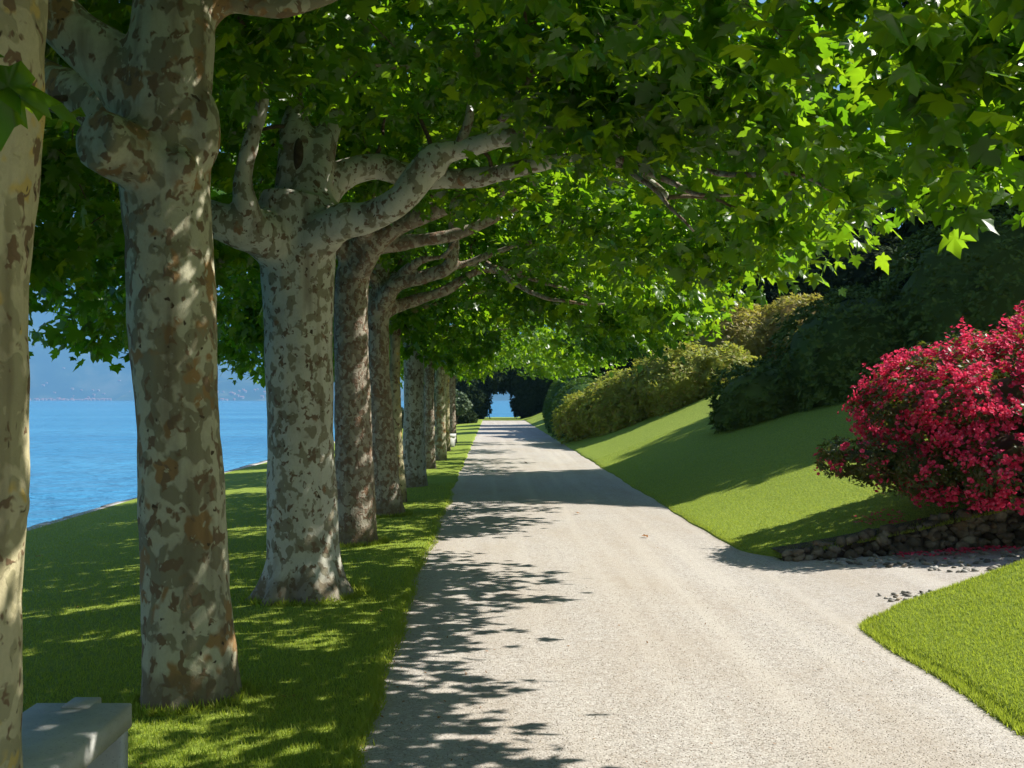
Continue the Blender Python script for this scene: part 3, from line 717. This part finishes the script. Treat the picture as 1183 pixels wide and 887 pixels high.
bush('low_hedge', [((-2.3, 80, .3), (1.3, .8, .75)), ((-4.4, 80, .3), (1.5, .8, .8)), ((-6.5, 80, .3), (1.5, .8, .8))], 1600, 'dark', 'low dark hedge below the small grey-green pine', 'hedge', 64, (.12, .2), 6, zf=lambda x, y: 0*x-.4, bump_=.1)

# ------------------------------------------------------------------ azalea
def azalea():
    r = np.random.default_rng(71)
    base = np.array((5.7, 12.4, float(z_right(np.array([5.7]), np.array([12.4]))[0])))
    t = empty('azalea_bush', tuple(base), 'big rounded azalea bush covered in crimson pink blossom, growing above the dry stone wall', 'bush')
    E = [((6.3, 13.1, 1.5), (1.75, 1.5, .88)), ((7.4, 12.8, 1.85), (1.6, 1.4, .95)), ((5.3, 12.7, 1.5), (1.0, 1.0, .62)), ((5.15, 12.6, 1.0), (.7, .7, .38)), ((5.7, 12.3, 1.05), (1.0, .8, .5)), ((4.7, 12.65, 1.42), (.5, .5, .28)), ((7.0, 12.2, 1.3), (1.4, .9, .8)), ((5.9, 11.95, 1.0), (1.0, .6, .42)), ((7.6, 11.9, 1.1), (1.1, .6, .6))]
    G = [((4.2, 12.4, 1.02), (.55, .45, .2)), ((4.75, 12.3, .9), (.7, .45, .25)), ((4.05, 12.3, .9), (.3, .3, .12))]
    E, G = [[((c[0]*.945, c[1]-.7, 1.65+(c[2]-1.65)*.945), q) for c, q in EE] for EE in (E, G)]
    sh = lambda EE: [((c[0]-base[0], c[1]-base[1], c[2]-base[2]), q) for c, q in EE]
    zl = lambda x, y: z_right(x+base[0], np.maximum(y+base[1], 11.5))-base[2]+.12
    g = Geo(); P, Nn = union_points(sh(E), 15000, r, zl, .2, 2.4, 5, .55); whorls(g, P, Nn, r, 7, (.045, .08))
    P2, N2 = union_points(sh(G), 1500, r, zl, .1, 3, 6, .25); whorls(g, P2, N2, r, 7, (.035, .06))
    core(g, sh(E), .5, .1, 2.4, 5); core(g, sh(G), .5, .05, 3, 6)
    obj('foliage', g.mesh('foliage'), M['azleaf'], t)
    P, Nn = union_points(sh(E), 9500, r, zl, .24, 2.4, 5, .16)
    mk = fnoise(P, 2.2, 9)+.6*fnoise(P, 6, 4) > -.27
    P, Nn = P[mk]+Nn[mk]*.03, Nn[mk]
    P3, N3 = union_points(sh(G), 60, r, zl, .1, 3, 6, 0.1); P = np.vstack([P, P3]); Nn = np.vstack([Nn, N3])
    # flower trusses: 5 flowers x 5 petals
    g = Geo(); m = len(P); idx = np.repeat(np.arange(m), 7)
    FP = P[idx]+r.normal(0, .032, (m*7, 3)); FN = norm(Nn[idx]+r.normal(0, .5, (m*7, 3))+np.array([0, -.1, .25]))
    q = len(FP); ip = np.repeat(np.arange(q), 5); ang = np.tile(np.arange(5)*2*math.pi/5, q)+np.repeat(r.uniform(0, 6, q), 5)
    ref = norm(np.cross(FN, r.normal(0, 1, (q, 3)))); v = np.cross(FN, ref)
    rd = ref[ip]*np.cos(ang)[:, None]+v[ip]*np.sin(ang)[:, None]
    H = norm(rd+FN[ip]*.35); scatter(PETAL, FP[ip], H, FN[ip], np.repeat(r.uniform(.022, .033, q), 5), g)
    obj('blossom', g.mesh('blossom'), M['flower'], t)
    g = Geo()
    for c, qq in sh(E)+sh(G):
        for j in range(4):
            p0 = np.array([r.normal(.1, .25), r.normal(0, .2), -.15]); p1 = np.array(c)+r.normal(0, .35, 3)*np.array(qq)
            P_, rr = smooth_path([p0, p0*.6+p1*.4+np.array([0, 0, .12])+r.normal(0, .08, 3), p1], [.045, .03, .01], sub=5); tube(g, P_, rr, 6)
    obj('stems', g.mesh('stems'), M['wood'], t, True)
azalea()

# ------------------------------------------------------------------ dry stone wall + cobble strip + petals
e = empty('dry_stone_wall', (5, 11.4, 0), 'low rough dry stone retaining wall in the shade below the pink azalea', 'wall')
r = np.random.default_rng(81); g = Geo()
def rock(g, c, q, r, ico=ICO2, rough=.25):
    V, T = ico; d = 1+fnoise(V, 1.3, r.uniform(0, 99))*rough*1.6
    v = V*d[:, None]
    A = Matrix.Rotation(r.uniform(-.6, .6), 3, 'Y') @ Matrix.Rotation(r.uniform(-.5, .5), 3, 'Z') @ Matrix.Rotation(r.uniform(-.5, .5), 3, 'X')
    g.add((v*np.array(q))@np.array(A).T+np.array(c), None, T)
x = 3.0
while x < 12:
    zt_ = float(z_right(np.array([x]), np.array([11.5]))[0]); zf_ = .06*(x-PE)
    h = max(.05, zt_-zf_+.02); z = zf_
    while z < zf_+h:
        if r.uniform() < .12: z += .05; continue
        s = r.uniform(.02, .07)*r.uniform(.6, 1.1)+.010; rock(g, (x-5+r.normal(0, .03), r.uniform(-.05, .04)+(z-zf_)*.25, z+s*.5), (s*r.uniform(.9, 1.7), s*1.1, s*r.uniform(.6, 1.1)), r, ICO1, .4); z += s*1.15
    x += r.uniform(.045, .08)
obj('stones', g.mesh('stones'), M['wallstone'], e)
g = Geo(); xs = np.linspace(2.95, 12, 60); V = []
for x in xs:
    zt_ = float(z_right(np.array([x]), np.array([11.5]))[0]); zf_ = .06*(x-PE)
    V += [(x-5, -.0, zf_-.1), (x-5, .0+(zt_-zf_)*.25, zt_+.01), (x-5, .5, zt_+.012)]
Q = [(i*3+k, i*3+k+3, i*3+k+4, i*3+k+1) for i in range(59) for k in (0, 1)]
g.add(V, Q); obj('earth_backing', g.mesh('earth_backing'), M['soil'], e)
g = Geo()
for i in range(620):
    x = 3.3+r.uniform(0, 1)**.9*6.5; y = 11.32-abs(r.uniform(0, 1.25))*min(1, (x-3.0)*.8)
    s = r.uniform(.018, .038); rock(g, (x, y, .06*(x-PE)+s*.25), (s*1.3, s, s*.55), r, ICO1, .15)
for i in range(150):
    x = 3.2+r.uniform(0, 1)**1.3*2.5; y = 8.95+r.uniform(0, .4)
    s = r.uniform(.015, .03); rock(g, (x, y, .06*(x-PE)+s*.2), (s*1.2, s, s*.5), r, ICO1, .15)
o = obj('cobbles', g.mesh('cobbles'), M['cobble']); tag(o, 'strip of grey river cobbles at the foot of the dry stone wall', 'cobbles', kind='stuff')
# petals
g = Geo(); n = 900
X = 4.0+r.uniform(0, 1, n)*4.5; Y = np.where(r.uniform(0, 1, n) < .45, 11.25-r.exponential(.12, n), 11.6+r.uniform(0, 1.2, n))
cl = fnoise(np.stack([X, Y, X*0], 1), 1.8, 4) > -.05; X, Y = X[cl], Y[cl]
Z = np.where(Y < 11.4, z_path(X, Y)+.045, z_right(X, Y)+.035)
P = np.stack([X, Y, Z], 1); idx = np.repeat(np.arange(len(P)), 4); Pp = P[idx]+r.normal(0, .012, (len(idx), 3))*np.array([1, 1, .2])
scatter(ROUND, Pp, r.normal(0, 1, (len(idx), 3))*np.array([1, 1, .2]), np.tile([0, 0, 1.], (len(idx), 1))+r.normal(0, .3, (len(idx), 3)), r.uniform(.02, .035, len(idx)), g)
o = obj('fallen_petals', g.mesh('fallen_petals'), M['flower']); tag(o, 'fallen pink petals scattered around the dry stone wall', 'petals', kind='stuff')

# ------------------------------------------------------------------ benches
def bevel_box(g_, x0, x1, y0, y1, z0, z1, b=.004):
    import bmesh
    bm = bmesh.new(); bmesh.ops.create_cube(bm, size=1)
    for v in bm.verts: v.co = Vector((x0 if v.co.x < 0 else x1, y0 if v.co.y < 0 else y1, z0 if v.co.z < 0 else z1))
    bmesh.ops.bevel(bm, geom=bm.edges[:], offset=b, segments=2, affect='EDGES')
    bmesh.ops.triangulate(bm, faces=bm.faces[:])
    bm.verts.index_update()
    g_.add(np.array([v.co[:] for v in bm.verts]), None, np.array([[v.index for v in f.verts] for f in bm.faces])); bm.free()
def bench(loc, label, length):
    t = empty('stone_bench', loc, label, 'bench', 'grey stone benches under the plane trees')
    g = Geo(); bevel_box(g, -.19, .19, -length, 0, .355, .45); obj('seat', g.mesh('seat'), M['granite'], t)
    for y0 in (-.125, -length+.015):
        g = Geo(); bevel_box(g, -.165, .18, y0, y0+.11, -.15, .357); obj('leg', g.mesh('leg'), M['granite'], t)
    g = Geo(); bevel_box(g, -.065, .045, -.08, .07, .35, .4545, .003); obj('tenon_block', g.mesh('tenon_block'), M['granite'], t)
bench((-1.615, 4.46, 0), 'grey granite slab bench with dappled sun, at the foot of the leftmost trunk', 1.9)
bench((-1.48, 41.0, -.02), 'tiny far-off pale stone bench between the last trunks of the row', 1.6)

# ------------------------------------------------------------------ grass blades
BL = (np.array([(-.09, 0, 0), (.09, 0, 0), (.02, 1, .25)], float), np.array([(0, 1, 2)]))
def blades(name, X, Y, zf, label, hs=(.022, .045), seed=0):
    r = np.random.default_rng(seed); n = len(X); P = np.stack([X, Y, zf(X, Y)-.006], 1)
    H = np.stack([r.normal(0, .45, n), r.normal(0, .45, n), np.ones(n)], 1)
    g = Geo(); a = r.uniform(0, 6.28, n)
    scatter(BL, P, H, np.stack([np.cos(a), np.sin(a), np.zeros(n)], 1), r.uniform(hs[0], hs[1], n), g)
    o = obj(name, g.mesh(name), M['grass']); tag(o, label, 'grass', kind='stuff')
r = np.random.default_rng(91)
def ysamp(n, y0, y1):   # density ~ 1/y^2
    q = r.uniform(0, 1, n); return 1/(1/y0-q*(1/y0-1/y1))
n = 260000; Y = ysamp(n, 3.4, 22); X = xl_edge(Y)-(r.uniform(0, 1, n)**1.2)*(7.1+xl_edge(Y)*0)
k = ~((np.abs(X+1.615) < .2) & (Y < 4.5)); X, Y = X[k], Y[k]
blades('grass', X, Y, z_left, 'short mown grass on the lawn under the plane trees', seed=1)
n = 6000; Y = ysamp(n, 4.2, 20); X = xl_edge(Y)+r.normal(0, .022, n)
blades('grass', X, Y, lambda x, y: 0*x+.0, 'ragged grass fringe along the left edge of the gravel path', (.03, .06), 2)
def z_mb(x, y): return z_mound(x, y)-.09*np.exp(-np.maximum(x-np.array([mound_e(q) for q in y]), 0)/.025)-.35*sstep(8.5, 8.75, y)*sstep(.0, .6, x-PE)*.25
n = 300000; Y = 8.72-r.uniform(0, 1, n)**.9*5.6; ed = np.array([mound_e(y) for y in Y]); X = ed+.01+r.uniform(0, 1, n)**1.1*4.6
blades('grass', X, Y, z_mb, 'sunlit mown grass on the mound at the lower right of the path', seed=3, hs=(.018, .036))
n = 9000; Y = r.uniform(4.6, 8.7, n); X = np.array([mound_e(y) for y in Y])+r.normal(0, .015, n)
blades('grass', X, Y, lambda x, y: 0*x+z_path(x, y), 'ragged grass fringe around the mound at the lower right', (.03, .06), 4)
n = 170000; Y = ysamp(n, 11.6, 30); ed = np.array([efar(y) for y in Y]); X = ed+.01+r.uniform(0, 1, n)**1.1*5.5
blades('grass', X, Y, z_right, 'sunlit mown grass on the slope right of the path', (.018, .034), 5)
n = 6000; X = r.uniform(3.3, 10, n); Y = 11.36+np.abs(r.normal(0, .12, n))
blades('grass', X, Y, z_right, 'rough grass growing over the top of the dry stone wall', (.025, .055), 7)
X = []; Y = []
for (tx, ty, tr) in ((-1.68, 6.25, .31), (-1.57, 9.5, .46), (-1.58, 13, .33), (-1.5, 16.2, .31)):
    k_ = 1500; a = r.uniform(0, 6.28, k_); q = tr*r.normal(1.02, .07, k_); X.append(tx+np.cos(a)*q); Y.append(ty+np.sin(a)*q)
X = np.concatenate(X); Y = np.concatenate(Y)
blades('grass', X, Y, z_left, 'longer grass tufts round the feet of the nearer trunks', (.03, .08), 6)
g = Geo(); n = 420; Y = ysamp(n, 4.3, 24); X = np.where(r.uniform(0, 1, n) < .55, xl_edge(Y)+np.abs(r.normal(0, .35, n)), r.uniform(-5, 2.6, n))
Z = np.where(X > xl_edge(Y), .006, z_left(X, Y)+.03); a = r.uniform(0, 6.28, n)
scatter(KITE, np.stack([X, Y, Z], 1), np.stack([np.cos(a), np.sin(a), r.normal(.05, .15, n)], 1), np.tile([0, 0, 1.], (n, 1))+r.normal(0, .3, (n, 3)), r.uniform(.008, .03, n), g, r.normal(1, 3, n))
o = obj('leaf_litter', g.mesh('leaf_litter'), M['deadleaf']); tag(o, 'tiny brown leaf scraps and bud scales on the gravel and grass', 'leaf litter', kind='stuff')
# loose gravel stones
g = Geo(); n = 30000; Y = ysamp(n, 4.4, 10); X = r.uniform(-.75, 2.7, n)
V, T = (np.array([(1, 0, 0), (-1, 0, 0), (0, 1, 0), (0, -1, 0), (0, 0, 1), (.1, .1, -1)], float), np.array([(0, 2, 4), (2, 1, 4), (1, 3, 4), (3, 0, 4), (2, 0, 5), (1, 2, 5), (3, 1, 5), (0, 3, 5)]))
S = r.uniform(.0012, .0036, n); a = r.uniform(0, 6.28, n)
W = V[None]*S[:, None, None]*np.stack([r.uniform(.8, 1.5, n), r.uniform(.7, 1.2, n), r.uniform(.5, .9, n)], 1)[:, None, :]
ca, sa = np.cos(a)[:, None], np.sin(a)[:, None]
W = np.stack([W[..., 0]*ca-W[..., 1]*sa, W[..., 0]*sa+W[..., 1]*ca, W[..., 2]], -1)+np.stack([X, Y, S*.3], 1)[:, None]
g.add(W.reshape(-1, 3), None, (T[None]+(np.arange(n)*6)[:, None, None]).reshape(-1, 3))
o = obj('loose_gravel', g.mesh('loose_gravel'), M['pebble']); tag(o, 'loose pale gravel stones on the path', 'gravel', kind='stuff')

# fallen leaves one can pick out
def dead(px, py, Y=None, z=None, s=.1, label=''):
    zz = z if z is not None else 0.0
    Y = (CH-zz)*F/(py-HY); X = (px-VX)/F*Y
    g = Geo(); a = random.uniform(0, 6.28)
    V = np.array(LEAF[0]); V[:, 2] += .35*V[:, 0]**2+.3*(V[:, 1]-.4)**2
    scatter((V, LEAF[1]), np.zeros((1, 3)), np.array([[math.cos(a), math.sin(a), .1]]), np.array([[.2, -.2, 1.]]), np.array([s]), g)
    o = obj('fallen_leaf', g.mesh('fallen_leaf'), M['deadleaf'], loc=(X, Y, zz+.025))
    tag(o, label, 'leaf', 'fallen brown leaves')
dead(748, 621, s=.08, label='single brown fallen leaf in the middle of the gravel path level with the azalea')
dead(668, 594, s=.07, label='small brown fallen leaf near the centre of the path just before the shadow band')
dead(606, 535, s=.09, label='orange-brown fallen leaf on the sunlit gravel beyond the shadow band')
dead(42, 646, z=-.36, s=.13, label='dark brown fallen leaf on the shaded lawn nearest the lake')
dead(114, 695, z=-.25, s=.13, label='brown fallen leaf on the shaded lawn left of the big mottled trunk')
dead(128, 745, z=-.15, s=.10, label='pale brown fallen leaf on the lawn nearest the granite bench')

# ------------------------------------------------------------------ far shore: mountains, village
def ridge(y, x, y0, h0, seed, wid):
    pass
def mountain(name, y0, depth, x0, x1, hfun, nx, ny, seed):
    xs = np.linspace(x0, x1, nx); ts = np.linspace(0, 1, ny); V = []
    for t in ts:
        for x in xs:
            y = y0+t*depth
            prof = math.sin(min(t*1.15, 1)*math.pi/2) if t < .87 else math.cos((t-.87)/.13*math.pi/2*.3)
            h = hfun(x)*prof
            f = noise.fractal(Vector((x/900+seed, y/900, seed)), 1, 2, 6)*hfun(x)*.2*min(1, t*3)
            rd = (1-abs(noise.noise(Vector((x/420+seed*2, y/1600, 3)))))*hfun(x)*.16*min(1, t*2.5)
            V.append((x, y, -1.6+max(0, h+f+rd-hfun(x)*.12)))
    i = (np.arange(ny-1)[:, None]*nx+np.arange(nx-1)[None]).ravel()
    me = mesh_np(name, np.array(V), [np.stack([i, i+1, i+1+nx, i+nx], 1)]); o = obj(name, me, M['mount'], None, True); o['kind'] = 'structure'
def hA(x):   # high ridge at left of view, saddle near px 130
    p = x/6800*F+VX
    return 820+ 160*math.sin(p*.011+1.2) - 120*math.exp(-((p-125)/60)**2)
def hB(x):
    p = x/5600*F+VX
    return 640/(1+math.exp((p-215)/-42))*1.0 if p < 240 else 250+ 150*math.cos((p-240)*.02)*math.exp(-(p-240)/120)
mountain('mountain', 5600, 2600, -7500, 6000, hA, 330, 70, 3.3)
mountain('mountain', 5150, 900, -1750, 5200, lambda x: 105+60*math.sin(x/700+2)+ .012*(x+1750), 200, 26, 8.1)
house_meshes = []
for k, pm in enumerate(('plaster_white', 'plaster_cream', 'plaster_rose', 'plaster_white')):
    w, d, h = 9+2*k, 8, 6+1.5*(k % 3)
    g = Geo(); V = [(x, y, z) for x in (-w/2, w/2) for y in (-d/2, d/2) for z in (-1, h)]
    g.add(V+[(-w/2, 0, h+2.2), (w/2, 0, h+2.2)], [(0, 1, 5, 4), (2, 6, 7, 3), (0, 2, 3, 1), (4, 5, 7, 6)], [(1, 3, 8), (5, 9, 7)])
    g2 = Geo(); e_ = .5
    g2.add([(-w/2-e_, -d/2-e_, h-.2), (w/2+e_, -d/2-e_, h-.2), (w/2+e_, 0, h+2.5), (-w/2-e_, 0, h+2.5), (-w/2-e_, d/2+e_, h-.2), (w/2+e_, d/2+e_, h-.2)], [(0, 1, 2, 3), (3, 2, 5, 4)])
    m1 = g.mesh('walls'); m1.materials.append(M[pm]); m2 = g2.mesh('roof'); m2.materials.append(M['roof']); house_meshes.append((m1, m2))
dgr = bpy.context.evaluated_depsgraph_get(); bpy.context.view_layer.update()
mts = [o for o in bpy.data.objects if o.name.startswith('mountain')]
def ground_at(x, y):
    z = -1.6
    for m_ in mts:
        ok, loc, nn, _ = m_.ray_cast(Vector((x, y, 3000)), Vector((0, 0, -1)))
        if ok: z = max(z, loc.z)
    return z
r = np.random.default_rng(101)
for i in range(130):
    px = r.uniform(20, 152) if i < 105 else r.uniform(232, 306)
    Y = 5150+ (5600-5150)*1.0 + r.exponential(70) if px < 200 else r.uniform(5170, 5350)
    X = (px-VX)/F*Y; z = ground_at(X, Y)
    t = empty('village_house', (X, Y, z), 'tiny pale house of the lakeside village under the hazy mountains', 'house', 'village houses on the far shore', r.uniform(-.6, .6))
    a, b_ = house_meshes[i % 4]; s = r.uniform(.7, 1.3); t.scale = (s, s, s)
    o = bpy.data.objects.new('walls', a); C.objects.link(o); o.parent = t
    o = bpy.data.objects.new('roof', b_); C.objects.link(o); o.parent = t

# haze
def haze(dens):
    x0, x1, y0, y1, z0, z1 = -9000, 9000, -80, 9500, -3, 1260
    g = Geo(); V = [(x, y, z) for x in (x0, x1) for y in (y0, y1) for z in (z0, z1)]
    g.add(V, [(0, 1, 3, 2), (4, 6, 7, 5), (0, 4, 5, 1), (2, 3, 7, 6), (0, 2, 6, 4), (1, 5, 7, 3)])
    m, nt, out = mat('haze'); v = N(nt, 'ShaderNodeVolumePrincipled', Density=dens); v.inputs['Color'].default_value = (.22, .54, 1, 1)
    L(nt, v.outputs[0], out.inputs['Volume'])
    o = obj('haze', g.mesh('haze'), m); o['kind'] = 'stuff'; o['label'] = 'thin blue summer haze in the air over the lake'; o['category'] = 'haze'
import os
HAZE = .0002
if not os.environ.get('NOHAZE'): haze(HAZE)

# ------------------------------------------------------------------ light, world, camera
w = bpy.data.worlds.new('World'); sc.world = w; w.use_nodes = True
nt = w.node_tree; nt.nodes.clear()
sk = nt.nodes.new('ShaderNodeTexSky'); sk.sky_type = 'NISHITA'; sk.sun_disc = False
sk.sun_elevation = R(SUN_EL); sk.sun_rotation = R(90-SUN_AZ); sk.air_density = 1.2; sk.dust_density = .4; sk.ozone_density = 1.5
bg = nt.nodes.new('ShaderNodeBackground'); bg.inputs[1].default_value = .05; wo = nt.nodes.new('ShaderNodeOutputWorld')
L(nt, sk.outputs[0], bg.inputs[0]); L(nt, bg.outputs[0], wo.inputs[0])
sd = bpy.data.lights.new('sun', 'SUN'); sd.energy = 5.0; sd.angle = R(.5); sd.color = (1, .955, .87)
so = bpy.data.objects.new('sun', sd); C.objects.link(so)
dirv = Vector((math.cos(R(SUN_EL))*math.cos(R(SUN_AZ)), math.cos(R(SUN_EL))*math.sin(R(SUN_AZ)), math.sin(R(SUN_EL))))
so.rotation_euler = dirv.to_track_quat('Z', 'Y').to_euler()
cd = bpy.data.cameras.new('camera'); co = bpy.data.objects.new('camera', cd); C.objects.link(co); sc.camera = co
co.location = (0, 0, CH); co.rotation_euler = (R(90), 0, 0)
cd.sensor_width = 36; cd.lens = F/1183*36; cd.shift_x = (591.5-VX)/1183; cd.shift_y = (HY-443.5)/1183
cd.clip_start = .05; cd.clip_end = 40000
sc.view_settings.view_transform = 'Standard'; sc.view_settings.look = 'None'; sc.view_settings.exposure = 1.28; sc.view_settings.gamma = 1
sc.cycles.use_denoising = True
sc.cycles.max_bounces = 5; sc.cycles.transparent_max_bounces = 4; sc.cycles.volume_bounces = 0
sc.cycles.use_adaptive_sampling = True
